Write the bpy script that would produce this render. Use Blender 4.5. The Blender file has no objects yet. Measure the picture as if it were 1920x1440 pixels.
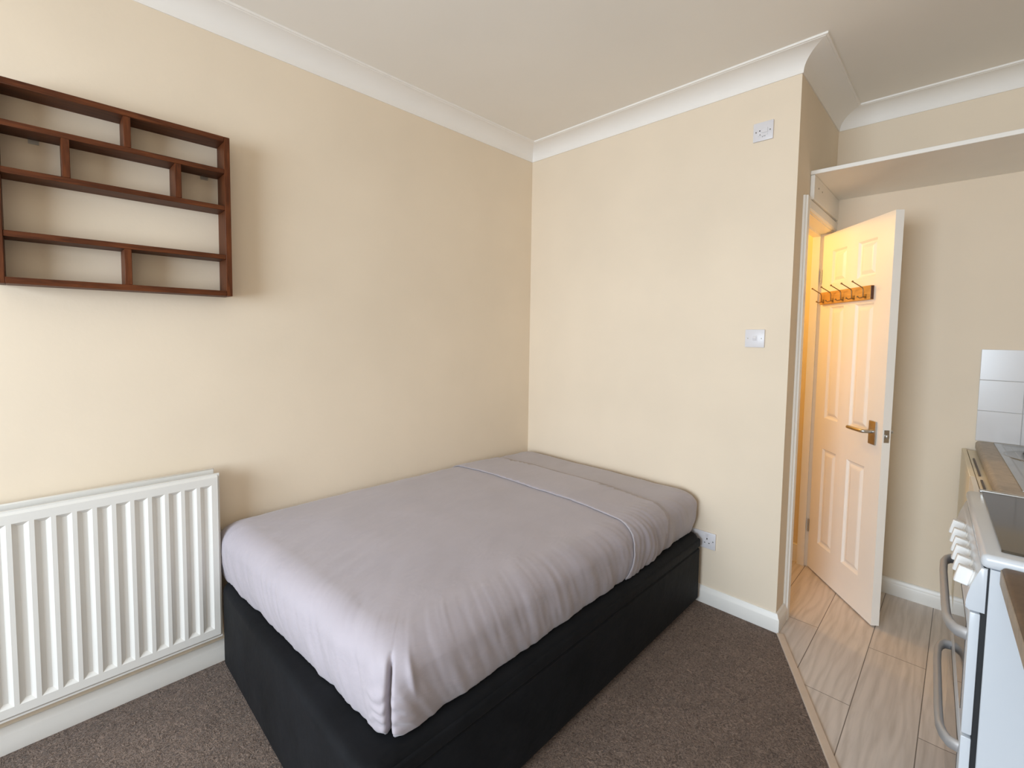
import bpy, bmesh, math, random
from mathutils import Vector, Matrix, noise

scene = bpy.context.scene
COL = scene.collection
PI = math.pi

# ------------------------------------------------------------------ camera
IMG_W = 1920.0
CAM = (2.1752, -2.4334, 1.4018)
YAW, PITCH, ROLL = math.radians(44.8643), math.radians(-3.3235), math.radians(0.7696)
F_PX, PX, PY = 867.81, 945.86, 674.41
cd = bpy.data.cameras.new('camera')
cam = bpy.data.objects.new('camera', cd)
COL.objects.link(cam)
fw = Vector((-math.sin(YAW) * math.cos(PITCH), math.cos(YAW) * math.cos(PITCH), math.sin(PITCH)))
rt = Vector((math.cos(YAW), math.sin(YAW), 0))
up = rt.cross(fw)
rt2 = rt * math.cos(ROLL) + up * math.sin(ROLL)
up2 = -rt * math.sin(ROLL) + up * math.cos(ROLL)
M3 = Matrix((rt2, up2, -fw)).transposed()
cam.matrix_world = Matrix.Translation(CAM) @ M3.to_4x4()
cd.sensor_width = 36.0
cd.sensor_fit = 'HORIZONTAL'
cd.lens = F_PX / IMG_W * 36.0
cd.shift_x = (960 - PX) / IMG_W
cd.shift_y = (PY - 720) / IMG_W
cd.clip_start = 0.02
scene.camera = cam

# ------------------------------------------------------------------ view, world, light
scene.view_settings.view_transform = 'Standard'
scene.view_settings.look = 'None'
scene.view_settings.gamma = 1.0
scene.view_settings.use_curve_mapping = False
scene.view_settings.exposure = 0.0
scene.cycles.use_denoising = True
scene.cycles.max_bounces = 10
scene.cycles.diffuse_bounces = 6
scene.cycles.sample_clamp_indirect = 6.0
scene.cycles.caustics_reflective = False
scene.cycles.caustics_refractive = False

world = bpy.data.worlds.new('sky')
scene.world = world
world.use_nodes = True
wb = world.node_tree.nodes['Background']
wb.inputs['Color'].default_value = (0.80, 0.90, 1.0, 1)
wb.inputs['Strength'].default_value = 1.6


def area(name, loc, size, power, color, target, spread=PI):
    ld = bpy.data.lights.new(name, 'AREA')
    ld.shape = 'RECTANGLE'
    ld.size, ld.size_y = size
    ld.energy = power
    ld.color = color
    ld.spread = spread
    o = bpy.data.objects.new(name, ld)
    COL.objects.link(o)
    o.location = loc
    o.rotation_euler = (Vector(target) - Vector(loc)).to_track_quat('-Z', 'Y').to_euler()
    return o


# daylight entering through the window of the wall behind the camera
area('window_daylight', (1.52, -4.76, 1.42), (1.9, 1.4), 104, (0.755, 0.88, 1.0), (1.52, -2.0, 0.62), math.radians(150))

# ------------------------------------------------------------------ materials
def new_mat(name, color, rough=0.6, metal=0.0, spec=0.5, sheen=0.0, coat=0.0):
    m = bpy.data.materials.new(name)
    m.use_nodes = True
    b = m.node_tree.nodes['Principled BSDF']
    b.inputs['Base Color'].default_value = (*color, 1)
    b.inputs['Roughness'].default_value = rough
    b.inputs['Metallic'].default_value = metal
    b.inputs['Specular IOR Level'].default_value = spec
    b.inputs['Sheen Weight'].default_value = sheen
    b.inputs['Coat Weight'].default_value = coat
    return m


class N:
    def __init__(self, m):
        self.t = m.node_tree
        self.b = self.t.nodes['Principled BSDF']

    def node(self, kind, **kw):
        n = self.t.nodes.new(kind)
        for k, v in kw.items():
            if k in n.inputs:
                n.inputs[k].default_value = v
            else:
                setattr(n, k, v)
        return n

    def link(self, a, b):
        self.t.links.new(a, b)

    def coords(self, scale=(1, 1, 1), rot=(0, 0, 0)):
        tc = self.node('ShaderNodeTexCoord')
        mp = self.node('ShaderNodeMapping')
        mp.inputs['Scale'].default_value = scale
        mp.inputs['Rotation'].default_value = rot
        self.link(tc.outputs['Object'], mp.inputs['Vector'])
        return mp.outputs['Vector']

    def noise(self, vec, scale, detail=4.0, rough=0.55, dist=0.0):
        n = self.node('ShaderNodeTexNoise')
        n.inputs['Scale'].default_value = scale
        n.inputs['Detail'].default_value = detail
        n.inputs['Roughness'].default_value = rough
        n.inputs['Distortion'].default_value = dist
        self.link(vec, n.inputs['Vector'])
        return n.outputs['Fac']

    def ramp(self, fac, stops):
        r = self.node('ShaderNodeValToRGB')
        e = r.color_ramp.elements
        e[0].position, e[0].color = stops[0][0], (*stops[0][1], 1)
        e[1].position, e[1].color = stops[-1][0], (*stops[-1][1], 1)
        for p, c in stops[1:-1]:
            x = e.new(p)
            x.color = (*c, 1)
        self.link(fac, r.inputs['Fac'])
        return r.outputs['Color']

    def color(self, c):
        self.link(c, self.b.inputs['Base Color'])

    def bump(self, h, strength, dist, prev=None):
        b = self.node('ShaderNodeBump')
        b.inputs['Strength'].default_value = strength
        b.inputs['Distance'].default_value = dist
        self.link(h, b.inputs['Height'])
        if prev is not None:
            self.link(prev, b.inputs['Normal'])
        self.link(b.outputs['Normal'], self.b.inputs['Normal'])
        return b.outputs['Normal']


def sc(c, f):
    return tuple(min(1.0, x * f) for x in c)


def noisy(name, c, rough=0.6, var=0.05, nscale=4.0, bump=0.0, bscale=200.0, bdist=0.001, **kw):
    m = new_mat(name, c, rough, **kw)
    n = N(m)
    v = n.coords()
    n.color(n.ramp(n.noise(v, nscale, 3), [(0.3, sc(c, 1 - var)), (0.7, sc(c, 1 + var))]))
    if bump:
        n.bump(n.noise(v, bscale, 2), bump, bdist)
    return m


CREAM = (0.80, 0.683, 0.538)
M = {}
M['wall'] = noisy('cream_wall_paint', CREAM, 0.75, 0.035, 1.6, 0.25, 60, 0.0012, spec=0.25)
M['hall'] = noisy('hall_wall_paint', (0.78, 0.66, 0.45), 0.75, 0.03, 2.0, spec=0.25)
M['ceil'] = noisy('ceiling_paint', (0.86, 0.815, 0.75), 0.85, 0.02, 1.5, 0.2, 50, 0.001, spec=0.2)
M['cove'] = noisy('cove_paint', (0.88, 0.845, 0.80), 0.7, 0.015, 3.0, spec=0.3)
M['gloss'] = noisy('white_gloss_paint', (0.85, 0.82, 0.77), 0.35, 0.015, 6.0)
M['doorpaint'] = noisy('door_paint', (0.88, 0.84, 0.78), 0.38, 0.012, 5.0)
M['rad'] = noisy('radiator_enamel', (0.74, 0.72, 0.68), 0.35, 0.01, 6.0)
M['plastic'] = noisy('switch_plastic', (0.72, 0.70, 0.72), 0.35, 0.01, 20.0)
M['dark'] = new_mat('dark_recess', (0.02, 0.018, 0.015), 0.7)
M['screw'] = new_mat('screw_metal', (0.25, 0.23, 0.2), 0.4, 1.0)
M['steel'] = noisy('satin_steel', (0.52, 0.50, 0.47), 0.32, 0.05, 30.0, metal=1.0)
M['silver'] = noisy('silver_painted_handle', (0.46, 0.45, 0.45), 0.45, 0.02, 30.0, metal=0.5)
M['sinksteel'] = noisy('sink_steel', (0.50, 0.50, 0.49), 0.35, 0.05, 12.0, metal=1.0)
M['brass'] = noisy('aged_hook_metal', (0.30, 0.21, 0.11), 0.35, 0.08, 40.0, metal=1.0)
M['enamel'] = noisy('cooker_enamel', (0.60, 0.63, 0.67), 0.22, 0.01, 6.0)
M['knob'] = noisy('cooker_knob_plastic', (0.82, 0.81, 0.79), 0.3, 0.01, 20.0)
M['glass_dark'] = new_mat('smoked_hob_glass', (0.055, 0.042, 0.026), 0.08, 0.0, 0.6)
M['ovenglass'] = new_mat('oven_door_glass', (0.10, 0.085, 0.075), 0.05, 0.0, 0.8)
M['rubber'] = new_mat('black_gasket', (0.012, 0.013, 0.015), 0.6)
M['tile'] = noisy('white_wall_tile', (0.67, 0.655, 0.655), 0.18, 0.01, 5.0)
M['grout'] = new_mat('tile_grout', (0.52, 0.50, 0.48), 0.9)
M['unit'] = noisy('cream_cabinet_laminate', (0.80, 0.72, 0.55), 0.4, 0.01, 4.0)
M['unitwhite'] = noisy('white_cabinet_laminate', (0.80, 0.79, 0.76), 0.4, 0.01, 4.0)
M['gap_hinge'] = new_mat('dark_gap_shade_and_hinge', (0.10, 0.07, 0.05), 0.45, 0.6)  # painted shade of the worktop gap, also colours the lid hinge
M['foot'] = new_mat('black_plastic_foot', (0.01, 0.01, 0.01), 0.6)
M['strip'] = noisy('beech_threshold', (0.60, 0.47, 0.37), 0.5, 0.06, 10.0)

# worktops
def worktop_mat(name, c):
    m = new_mat(name, c, 0.55)
    n = N(m)
    v = n.coords()
    n.color(n.ramp(n.noise(v, 35, 6, 0.7), [(0.3, sc(c, 0.82)), (0.7, sc(c, 1.15))]))
    return m


M['top_grey'] = worktop_mat('greige_stone_worktop', (0.43, 0.38, 0.325))
M['top_brown'] = worktop_mat('brown_stone_worktop', (0.135, 0.088, 0.055))
M['top_edge'] = worktop_mat('worktop_post_formed_edge', (0.40, 0.33, 0.26))


def wood(name, dark, light, axis_scale, rough=0.4, coat=0.0):
    m = new_mat(name, light, rough, coat=coat, spec=0.2)
    n = N(m)
    v = n.coords(scale=axis_scale)
    f = n.noise(v, 6, 6, 0.6, 0.6)
    n.color(n.ramp(f, [(0.3, dark), (0.55, tuple((a + b) / 2 for a, b in zip(dark, light))), (0.75, light)]))
    return m


M['walnut_y'] = wood('reddish_walnut_along', (0.050, 0.013, 0.004), (0.160, 0.046, 0.014), (14, 1.5, 14), 0.5)
M['walnut_z'] = wood('reddish_walnut_upright', (0.050, 0.013, 0.004), (0.160, 0.046, 0.014), (14, 14, 1.5), 0.5)
M['pine'] = wood('honey_pine_board', (0.50, 0.26, 0.07), (0.68, 0.38, 0.11), (2, 12, 12))
M['pine_end'] = wood('dark_board_end', (0.07, 0.03, 0.02), (0.13, 0.06, 0.04), (8, 8, 8))

# carpet
m = new_mat('brown_twist_carpet', (0.09, 0.065, 0.055), 0.95, spec=0.1, sheen=0.15)
n = N(m)
v = n.coords()
f1 = n.noise(v, 72, 3, 0.6, 2.6)
f2 = n.noise(v, 7, 3, 0.6)
mx = n.node('ShaderNodeMix', data_type='RGBA', blend_type='MULTIPLY')
mx.inputs['Factor'].default_value = 1.0
c1 = n.ramp(f1, [(0.36, (0.092, 0.060, 0.045)), (0.50, (0.205, 0.143, 0.110)), (0.66, (0.330, 0.240, 0.190))])
c2 = n.ramp(f2, [(0.3, (0.86, 0.86, 0.86)), (0.7, (1.0, 1.0, 1.0))])
n.link(c1, mx.inputs['A'])
n.link(c2, mx.inputs['B'])
n.color(mx.outputs['Result'])
n.bump(f1, 1.0, 0.008)
M['carpet'] = m

# laminate planks running along y: pattern made in the material
m = new_mat('greige_oak_laminate', (0.35, 0.29, 0.24), 0.38)
n = N(m)
tc = n.node('ShaderNodeTexCoord')
mp = n.node('ShaderNodeMapping')
mp.inputs['Rotation'].default_value = (0, 0, PI / 2)
mp.inputs['Location'].default_value = (-0.297, 1.735 - 0.193 * 9, 0)
n.link(tc.outputs['Object'], mp.inputs['Vector'])
br = n.node('ShaderNodeTexBrick')
br.offset = 0.37
br.inputs['Scale'].default_value = 1.0
br.inputs['Brick Width'].default_value = 1.28
br.inputs['Row Height'].default_value = 0.193
br.inputs['Mortar Size'].default_value = 0.0016
br.inputs['Mortar Smooth'].default_value = 0.2
br.inputs['Bias'].default_value = 0.0
br.inputs['Color1'].default_value = (0.60, 0.525, 0.475, 1)
br.inputs['Color2'].default_value = (0.68, 0.60, 0.54, 1)
br.inputs['Mortar'].default_value = (0.16, 0.13, 0.11, 1)
n.link(mp.outputs['Vector'], br.inputs['Vector'])
g = n.noise(n.coords(scale=(16, 1.1, 1)), 3.0, 7, 0.65, 0.5)
gc = n.ramp(g, [(0.25, (0.84, 0.82, 0.80)), (0.5, (1.0, 1.0, 1.0)), (0.75, (1.10, 1.09, 1.08))])
wv = n.node('ShaderNodeTexWave', wave_type='BANDS', bands_direction='X')
wv.inputs['Scale'].default_value = 9.0
wv.inputs['Distortion'].default_value = 14.0
wv.inputs['Detail'].default_value = 2.0
wv.inputs['Detail Scale'].default_value = 0.9
n.link(n.coords(scale=(1.0, 0.16, 1)), wv.inputs['Vector'])
wc = n.ramp(wv.outputs['Fac'], [(0.0, (0.90, 0.89, 0.88)), (0.5, (1, 1, 1)), (1.0, (1.03, 1.03, 1.03))])
a = n.node('ShaderNodeMix', data_type='RGBA', blend_type='MULTIPLY')
a.inputs['Factor'].default_value = 1.0
n.link(br.outputs['Color'], a.inputs['A'])
n.link(gc, a.inputs['B'])
b_ = n.node('ShaderNodeMix', data_type='RGBA', blend_type='MULTIPLY')
b_.inputs['Factor'].default_value = 0.9
n.link(a.outputs['Result'], b_.inputs['A'])
n.link(wc, b_.inputs['B'])
n.color(b_.outputs['Result'])
n.bump(br.outputs['Fac'], 0.4, -0.001)
M['laminate'] = m

# bed fabrics
def sheet_mat(name, c, wr=1.0):
    m = new_mat(name, c, 0.62, spec=0.25, sheen=0.25)
    n = N(m)
    v = n.coords()
    weave = n.noise(v, 900, 1)
    n.color(n.ramp(n.noise(v, 5, 4), [(0.3, sc(c, 0.96)), (0.7, sc(c, 1.04))]))
    soft = n.noise(n.coords(scale=(1.0, 0.35, 1.2), rot=(0, 0, 0.25)), 16, 4, 0.55, 0.5)
    p = n.bump(soft, 0.22 * wr, 0.012)
    n.bump(weave, 0.10, 0.0006, p)
    return m


M['sheet'] = sheet_mat('lilac_grey_cotton', (0.395, 0.355, 0.388))
M['fitted'] = sheet_mat('lilac_grey_cotton_fitted', (0.385, 0.345, 0.370), 0.8)
M['piping'] = new_mat('pale_hem', (0.42, 0.385, 0.39), 0.6)
m = new_mat('charcoal_base_fabric', (0.012, 0.013, 0.015), 0.7, spec=0.12, sheen=0.02)
n = N(m)
v = n.coords()
n.color(n.ramp(n.noise(v, 6, 5, 0.6), [(0.3, (0.004, 0.0042, 0.005)), (0.7, (0.009, 0.0095, 0.0115))]))
p = n.bump(n.noise(n.coords(scale=(1, 1, 1)), 14, 3), 0.25, 0.01)
n.bump(n.noise(v, 700, 1), 0.2, 0.0006, p)
M['base'] = m

# ------------------------------------------------------------------ mesh helpers
def bm_box(bm, x0, x1, y0, y1, z0, z1):
    vs = [bm.verts.new((x, y, z)) for z in (z0, z1) for y in (y0, y1) for x in (x0, x1)]
    for f in ((0, 2, 3, 1), (4, 5, 7, 6), (0, 1, 5, 4), (2, 6, 7, 3), (0, 4, 6, 2), (1, 3, 7, 5)):
        bm.faces.new([vs[i] for i in f])
    return vs


def bevel(bm, w, seg=2, edges=None):
    bmesh.ops.bevel(bm, geom=list(edges if edges is not None else bm.edges), offset=w, segments=seg,
                    profile=0.5, affect='EDGES', clamp_overlap=True)


def bm_tube(bm, pts, r, seg=10, cap=True):
    pts = [Vector(p) for p in pts]
    rings = []
    prev = None
    for i, p in enumerate(pts):
        a = pts[max(i - 1, 0)]
        b = pts[min(i + 1, len(pts) - 1)]
        t = (b - a).normalized()
        if prev is None:
            ref = Vector((0, 0, 1)) if abs(t.z) < 0.9 else Vector((1, 0, 0))
            u = t.cross(ref).normalized()
        else:
            u = (prev - t * prev.dot(t)).normalized()
        prev = u
        w = t.cross(u)
        rr = r[i] if isinstance(r, (list, tuple)) else r
        rings.append([bm.verts.new(p + (u * math.cos(k * 2 * PI / seg) + w * math.sin(k * 2 * PI / seg)) * rr)
                      for k in range(seg)])
    for i in range(len(rings) - 1):
        for k in range(seg):
            bm.faces.new((rings[i][k], rings[i][(k + 1) % seg], rings[i + 1][(k + 1) % seg], rings[i + 1][k]))
    if cap:
        bm.faces.new(rings[0][::-1])
        bm.faces.new(rings[-1])


def bm_prism(bm, poly, axis, a, b):
    """poly: 2D outline; axis: the extrusion axis."""
    def P(q, t):
        if axis == 'y':
            return (q[0], t, q[1])
        if axis == 'x':
            return (t, q[0], q[1])
        return (q[0], q[1], t)
    A = [bm.verts.new(P(q, a)) for q in poly]
    B = [bm.verts.new(P(q, b)) for q in poly]
    k = len(poly)
    bm.faces.new(A)
    bm.faces.new(B[::-1])
    for i in range(k):
        bm.faces.new((A[i], B[i], B[(i + 1) % k], A[(i + 1) % k]))


def obj(name, bm, mat, parent=None, smooth=False, loc=None, autosmooth=None):
    bmesh.ops.recalc_face_normals(bm, faces=list(bm.faces))
    me = bpy.data.meshes.new(name)
    bm.to_mesh(me)
    bm.free()
    o = bpy.data.objects.new(name, me)
    COL.objects.link(o)
    if mat is not None:
        me.materials.append(M[mat] if isinstance(mat, str) else mat)
    if smooth:
        for p in me.polygons:
            p.use_smooth = True
    if autosmooth:
        for p in me.polygons:
            p.use_smooth = True
        me.set_sharp_from_angle(angle=math.radians(autosmooth))
    if parent is not None:
        o.parent = parent
    if loc:
        o.location = loc
    return o


def box(name, b, mat, parent=None, bev=0.0, seg=2):
    bm = bmesh.new()
    bm_box(bm, *b)
    if bev:
        bevel(bm, bev, seg)
    return obj(name, bm, mat, parent, autosmooth=40 if bev else None)


def tag(o, label, cat, group=None):
    o['label'] = label
    o['category'] = cat
    if group:
        o['group'] = group
    return o


def thing(name, label, cat, loc=(0, 0, 0), rz=0.0, group=None):
    o = bpy.data.objects.new(name, None)
    o.empty_display_size = 0.1
    COL.objects.link(o)
    o.location = loc
    o.rotation_euler = (0, 0, rz)
    return tag(o, label, cat, group)


def struct(o, label=None):
    o['kind'] = 'structure'
    if label:
        o['label'] = label
    return o


def cut(o, plane_co, plane_no):
    me = o.data
    bm = bmesh.new()
    bm.from_mesh(me)
    bmesh.ops.bisect_plane(bm, geom=bm.verts[:] + bm.edges[:] + bm.faces[:], plane_co=plane_co,
                           plane_no=plane_no, clear_outer=True)
    bm.to_mesh(me)
    bm.free()


# ------------------------------------------------------------------ room shell
W, D = 1.600, 0.827          # return wall x, alcove wall y
H = 2.656                    # ceiling
YB = -4.80                   # window wall
HB = 0.088                   # baseboard height
XR0, XR1 = 2.86, 3.088        # right wall x at the alcove and at the window wall

bm = bmesh.new()
bm_box(bm, -0.1, 0.0, YB - 0.1, 0.1, -0.05, H)
struct(obj('wall_left', bm, 'wall'), 'cream wall behind the radiator and the brown shelf')
bm = bmesh.new()
bm_box(bm, 0.0, W - 0.1, 0.0, 0.1, -0.05, H)
struct(obj('wall_back', bm, 'wall'), 'cream wall at the head of the bed')
# return wall with the doorway
OY0, OY1, OZ = 0.195, 0.842, 2.005
bm = bmesh.new()
bm_box(bm, W - 0.1, W, 0.0, OY0, -0.05, H)
bm_box(bm, W - 0.1, W, OY0, D + 0.1, OZ + 0.02, H)
struct(obj('wall_return', bm, 'wall'), 'short cream wall holding the doorway')
bm = bmesh.new()
bm_box(bm, W, 3.0, D, D + 0.1, -0.05, H)
struct(obj('wall_alcove', bm, 'wall'), 'cream wall behind the open door')
bm = bmesh.new()
bm_prism(bm, [(XR0, D), (XR0 + 0.12, D + 0.1), (XR1 + 0.12, YB - 0.1), (XR1, YB)], 'z', -0.05, H)
struct(obj('wall_right', bm, 'wall'))
# window wall
WX0, WX1, WZ0, WZ1 = 0.52, 2.52, 0.60, 2.20
bm = bmesh.new()
bm_box(bm, 0.0, WX0, YB - 0.1, YB, -0.05, H)
bm_box(bm, WX1, 3.09, YB - 0.1, YB, -0.05, H)
bm_box(bm, WX0, WX1, YB - 0.1, YB, -0.05, WZ0)
bm_box(bm, WX0, WX1, YB - 0.1, YB, WZ1, H)
struct(obj('wall_front', bm, 'wall'))
bm = bmesh.new()
fr = 0.05
bm_box(bm, WX0, WX1, YB - 0.08, YB - 0.02, WZ0, WZ0 + fr)
bm_box(bm, WX0, WX1, YB - 0.08, YB - 0.02, WZ1 - fr, WZ1)
bm_box(bm, WX0, WX0 + fr, YB - 0.08, YB - 0.02, WZ0 + fr, WZ1 - fr)
bm_box(bm, WX1 - fr, WX1, YB - 0.08, YB - 0.02, WZ0 + fr, WZ1 - fr)
bm_box(bm, 1.49, 1.55, YB - 0.08, YB - 0.02, WZ0 + fr, WZ1 - fr)
w = struct(obj('window_1', bm, 'gloss'))

bm = bmesh.new()
bm_box(bm, -0.1, 3.15, YB - 0.1, D + 0.3, H, H + 0.08)
struct(obj('ceiling', bm, 'ceil'), 'plain pale ceiling')

# floor: one slab, with the carpet and the laminate as its coverings
TH0 = Vector((1.606, -0.012))
TH1 = TH0 + Vector((0.316, -0.651)).normalized() * 0.0
tdir = Vector((0.322, -0.646)).normalized()
XE = XR0 + (XR1 - XR0) * 0.75
TE = TH0 + tdir * ((XE - TH0.x) / tdir.x)
floor_bm = bmesh.new()
bm_box(floor_bm, -0.1, 3.2, YB - 0.1, 1.2, -0.08, -0.012)
fl = struct(obj('floor', floor_bm, 'grout'))
bm = bmesh.new()
bm_prism(bm, [(0, 0), (0, YB), (XR1, YB), (TE.x, TE.y), (TH0.x, TH0.y), (TH0.x, 0.0)], 'z', -0.012, 0.0)
obj('carpet', bm, 'carpet', fl)
bm = bmesh.new()
bm_prism(bm, [(TH0.x, 0.0), (TH0.x, TH0.y), (TE.x, TE.y), (XR0, D), (W, D), (W, 1.0), (0.3, 1.0), (0.3, 0.1), (W - .1, 0.1), (W - .1, OY0), (W, OY0), (W, 0)], 'z', -0.012, 0.0)
bmesh.ops.triangulate(bm, faces=list(bm.faces))
obj('laminate', bm, 'laminate', fl)
nrm = Vector((-tdir.y, tdir.x)) * -1
if nrm.x < 0:
    nrm = -nrm
a0, a1 = TH0 + tdir * 0.01, TE
bm = bmesh.new()
poly = [a0, a1, a1 + nrm * 0.030, a0 + nrm * 0.030]
bm_prism(bm, [tuple(q) for q in poly], 'z', 0.0, 0.007)
bevel(bm, 0.003, 2)
struct(obj('trim_1', bm, 'strip'), 'pale wooden threshold strip between carpet and laminate')

# hallway behind the doorway
bm = bmesh.new()
bm_box(bm, 0.2, 0.3, 0.1, 1.0, -0.05, H)
bm_box(bm, 0.3, W - 0.1, 0.872, 0.98, -0.05, H)
struct(obj('wall_hallway', bm, 'hall'))
bm = bmesh.new()
bm_box(bm, 0.3, W - 0.1, 0.854, 0.872, 0, 0.11)
struct(obj('baseboard_hallway', bm, 'gloss'))


# mouldings swept along a wall line with mitred ends
def sweep(name, p0, p1, inward, prof, mat, m0=0.0, m1=0.0, label=None):
    """prof: closed outline of (distance from wall, z). m0/m1: shift along the run per unit distance."""
    p0, p1, inward = Vector(p0), Vector(p1), Vector(inward)
    t = (p1 - p0).normalized()
    bm = bmesh.new()
    A = [bm.verts.new((*(p0 + inward * d_ + t * (m0 * d_)), z)) for d_, z in prof]
    B = [bm.verts.new((*(p1 + inward * d_ + t * (m1 * d_)), z)) for d_, z in prof]
    k = len(prof)
    bm.faces.new(A)
    bm.faces.new(B[::-1])
    for i in range(k):
        bm.faces.new((A[i], B[i], B[(i + 1) % k], A[(i + 1) % k]))
    return struct(obj(name, bm, mat, autosmooth=35), label)


cz0, cz1 = 2.572, 2.656
cove = [(0, cz0), (0.005, cz0), (0.006, cz0 + 0.007)]
for i in range(0, 13):
    th = i / 12 * PI / 2
    cove.append((0.006 + 0.096 * (1 - math.cos(th)), cz0 + 0.008 + 0.066 * math.sin(th)))
cove += [(0.103, cz1 - 0.0085), (0.111, cz1 - 0.008), (0.112, cz1 + 0.004), (0, cz1 + 0.004)]
sweep('trim_2', (0, YB), (0, 0), (1, 0), cove, 'cove', 1, -1, 'white cove moulding along the left wall')
sweep('trim_3', (0, 0), (W, 0), (0, -1), cove, 'cove', 1, 1, 'white cove moulding above the bed head wall')
sweep('trim_4', (W, 0), (W, D), (1, 0), cove, 'cove', -1, -1, 'white cove moulding above the doorway wall')
sweep('trim_5', (W, D), (XR0, D), (0, -1), cove, 'cove', 1, -1, 'white cove moulding over the alcove')

bb = [(0, 0), (0.017, 0), (0.018, 0.002), (0.018, HB - 0.026), (0.0165, HB - 0.022), (0.012, HB - 0.016), (0.010, HB - 0.008),
      (0.0075, HB - 0.002), (0.005, HB), (0, HB)]
sweep('baseboard_left', (0, YB), (0, 0), (1, 0), bb, 'gloss', 1, -1)
sweep('baseboard_back', (0, 0), (W, 0), (0, -1), bb, 'gloss', 1, 1)
sweep('baseboard_return', (W, 0), (W, 0.119), (1, 0), bb, 'gloss', -1, 0)
sweep('baseboard_alcove', (W, D), (XR0, D), (0, -1), bb, 'gloss', 1, -1)

# door frame: lining, stop and architrave
bm = bmesh.new()
bm_box(bm, W - 0.102, W + 0.001, OY0, OY0 + 0.02, 0, OZ)
bm_box(bm, W - 0.102, W + 0.001, OY1, OY1 + 0.03, 0, OZ)
bm_box(bm, W - 0.102, W + 0.001, OY0, OY1 + 0.03, OZ, OZ + 0.02)
bm_box(bm, W - 0.100, W - 0.062, OY0 + 0.02, OY0 + 0.032, 0, OZ)
bm_box(bm, W - 0.100, W - 0.062, OY1 - 0.012, OY1, 0, OZ)
bm_box(bm, W - 0.100, W - 0.062, OY0 + 0.032, OY1 - 0.012, OZ - 0.012, OZ)
frm = struct(obj('trim_6', bm, 'doorpaint'), 'white lining of the doorway')
bm = bmesh.new()
ap = [(0, 0), (0.058, 0), (0.058, 0.008), (0.05, 0.012), (0.046, 0.018), (0.008, 0.018), (0.0, 0.012)]
# near upright: outer side at y=.122
bm_prism(bm, [(W + q[1], 0.178 - q[0] + 0.0) for q in ap], 'z', 0.0, OZ + 0.062)
struct(obj('trim_7', bm, 'doorpaint'), 'white architrave upright beside the wall corner')
bm = bmesh.new()
bm_prism(bm, [(W + q[1], OZ + 0.004 + q[0]) for q in ap], 'y', 0.178, D)
struct(obj('trim_8', bm, 'doorpaint'), 'white architrave above the doorway')

# ------------------------------------------------------------------ door
DA, DF = Vector((1.556, 0.833)), Vector((1.917, 0.372))
DH, DZ0, DT = 1.993, 0.008, 0.036
ddir = (DF - DA).normalized()
DL = 0.5855
door = bpy.data.objects.new('door_1', None)
COL.objects.link(door)
door.location = (DA.x, DA.y, 0)
door.rotation_euler = (0, 0, math.atan2(ddir.y, ddir.x))
struct(door, 'open white six-panel door lit yellow from the hallway')
# local x runs from the hinge to the free edge; the face towards the camera looks to local -y
panels = [(0.092, 0.222, 1.705, 1.893), (0.325, 0.466, 1.705, 1.893),
          (0.092, 0.225, 0.935, 1.575), (0.328, 0.470, 0.935, 1.575),
          (0.100, 0.232, 0.192, 0.757), (0.325, 0.472, 0.192, 0.757)]


def door_face(bm, y, s):
    """grid face at plane y with moulded panels; s=-1 faces local -y."""
    xs = sorted({0, DL} | {p[i] for p in panels for i in (0, 1)})
    cells = []
    colL = (0.096, 0.227)
    colR = (0.325, 0.470)
    zr = [(1.705, 1.893), (0.935, 1.575), (0.192, 0.757)]
    X = [0, colL[0], colL[1], colR[0], colR[1], DL]
    Z = [DZ0, 0.192, 0.757, 0.935, 1.575, 1.705, 1.893, DH]
    V = {}

    def vv(x, z, d_=0.0):
        k = (round(x, 5), round(z, 5), round(d_, 5))
        if k not in V:
            V[k] = bm.verts.new((x, y - s * d_, z))
        return V[k]
    for i in range(5):
        for j in range(7):
            if i in (1, 3) and j in (1, 3, 5):
                x0, x1, z0, z1 = X[i], X[i + 1], Z[j], Z[j + 1]
                steps = [(0, 0), (0.004, 0.003), (0.010, 0.0085), (0.018, 0.0095), (0.032, 0.0035), (0.038, 0.0025)]
                for a_, b_s in zip(steps[:-1], steps[1:]):
                    o1, d1 = a_
                    o2, d2 = b_s
                    c1_ = [(x0 + o1, z0 + o1), (x1 - o1, z0 + o1), (x1 - o1, z1 - o1), (x0 + o1, z1 - o1)]
                    c2_ = [(x0 + o2, z0 + o2), (x1 - o2, z0 + o2), (x1 - o2, z1 - o2), (x0 + o2, z1 - o2)]
                    for q in range(4):
                        r_ = (q + 1) % 4
                        bm.faces.new((vv(*c1_[q], d1), vv(*c1_[r_], d1), vv(*c2_[r_], d2), vv(*c2_[q], d2)))
                o2, d2 = steps[-1]
                bm.faces.new([vv(*q, d2) for q in [(x0 + o2, z0 + o2), (x1 - o2, z0 + o2), (x1 - o2, z1 - o2), (x0 + o2, z1 - o2)]])
            else:
                bm.faces.new((vv(X[i], Z[j]), vv(X[i + 1], Z[j]), vv(X[i + 1], Z[j + 1]), vv(X[i], Z[j + 1])))
    return X, Z, vv


bm = bmesh.new()
X, Z, v1 = door_face(bm, 0.0, -1)
X, Z, v2 = door_face(bm, DT, 1)
for i in range(5):
    for z in (DZ0, DH):
        bm.faces.new((v1(X[i], z), v1(X[i + 1], z), v2(X[i + 1], z), v2(X[i], z)))
for j in range(7):
    for x in (0, DL):
        bm.faces.new((v1(x, Z[j]), v1(x, Z[j + 1]), v2(x, Z[j + 1]), v2(x, Z[j])))
leaf = obj('door_leaf', bm, 'doorpaint', door)


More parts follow.
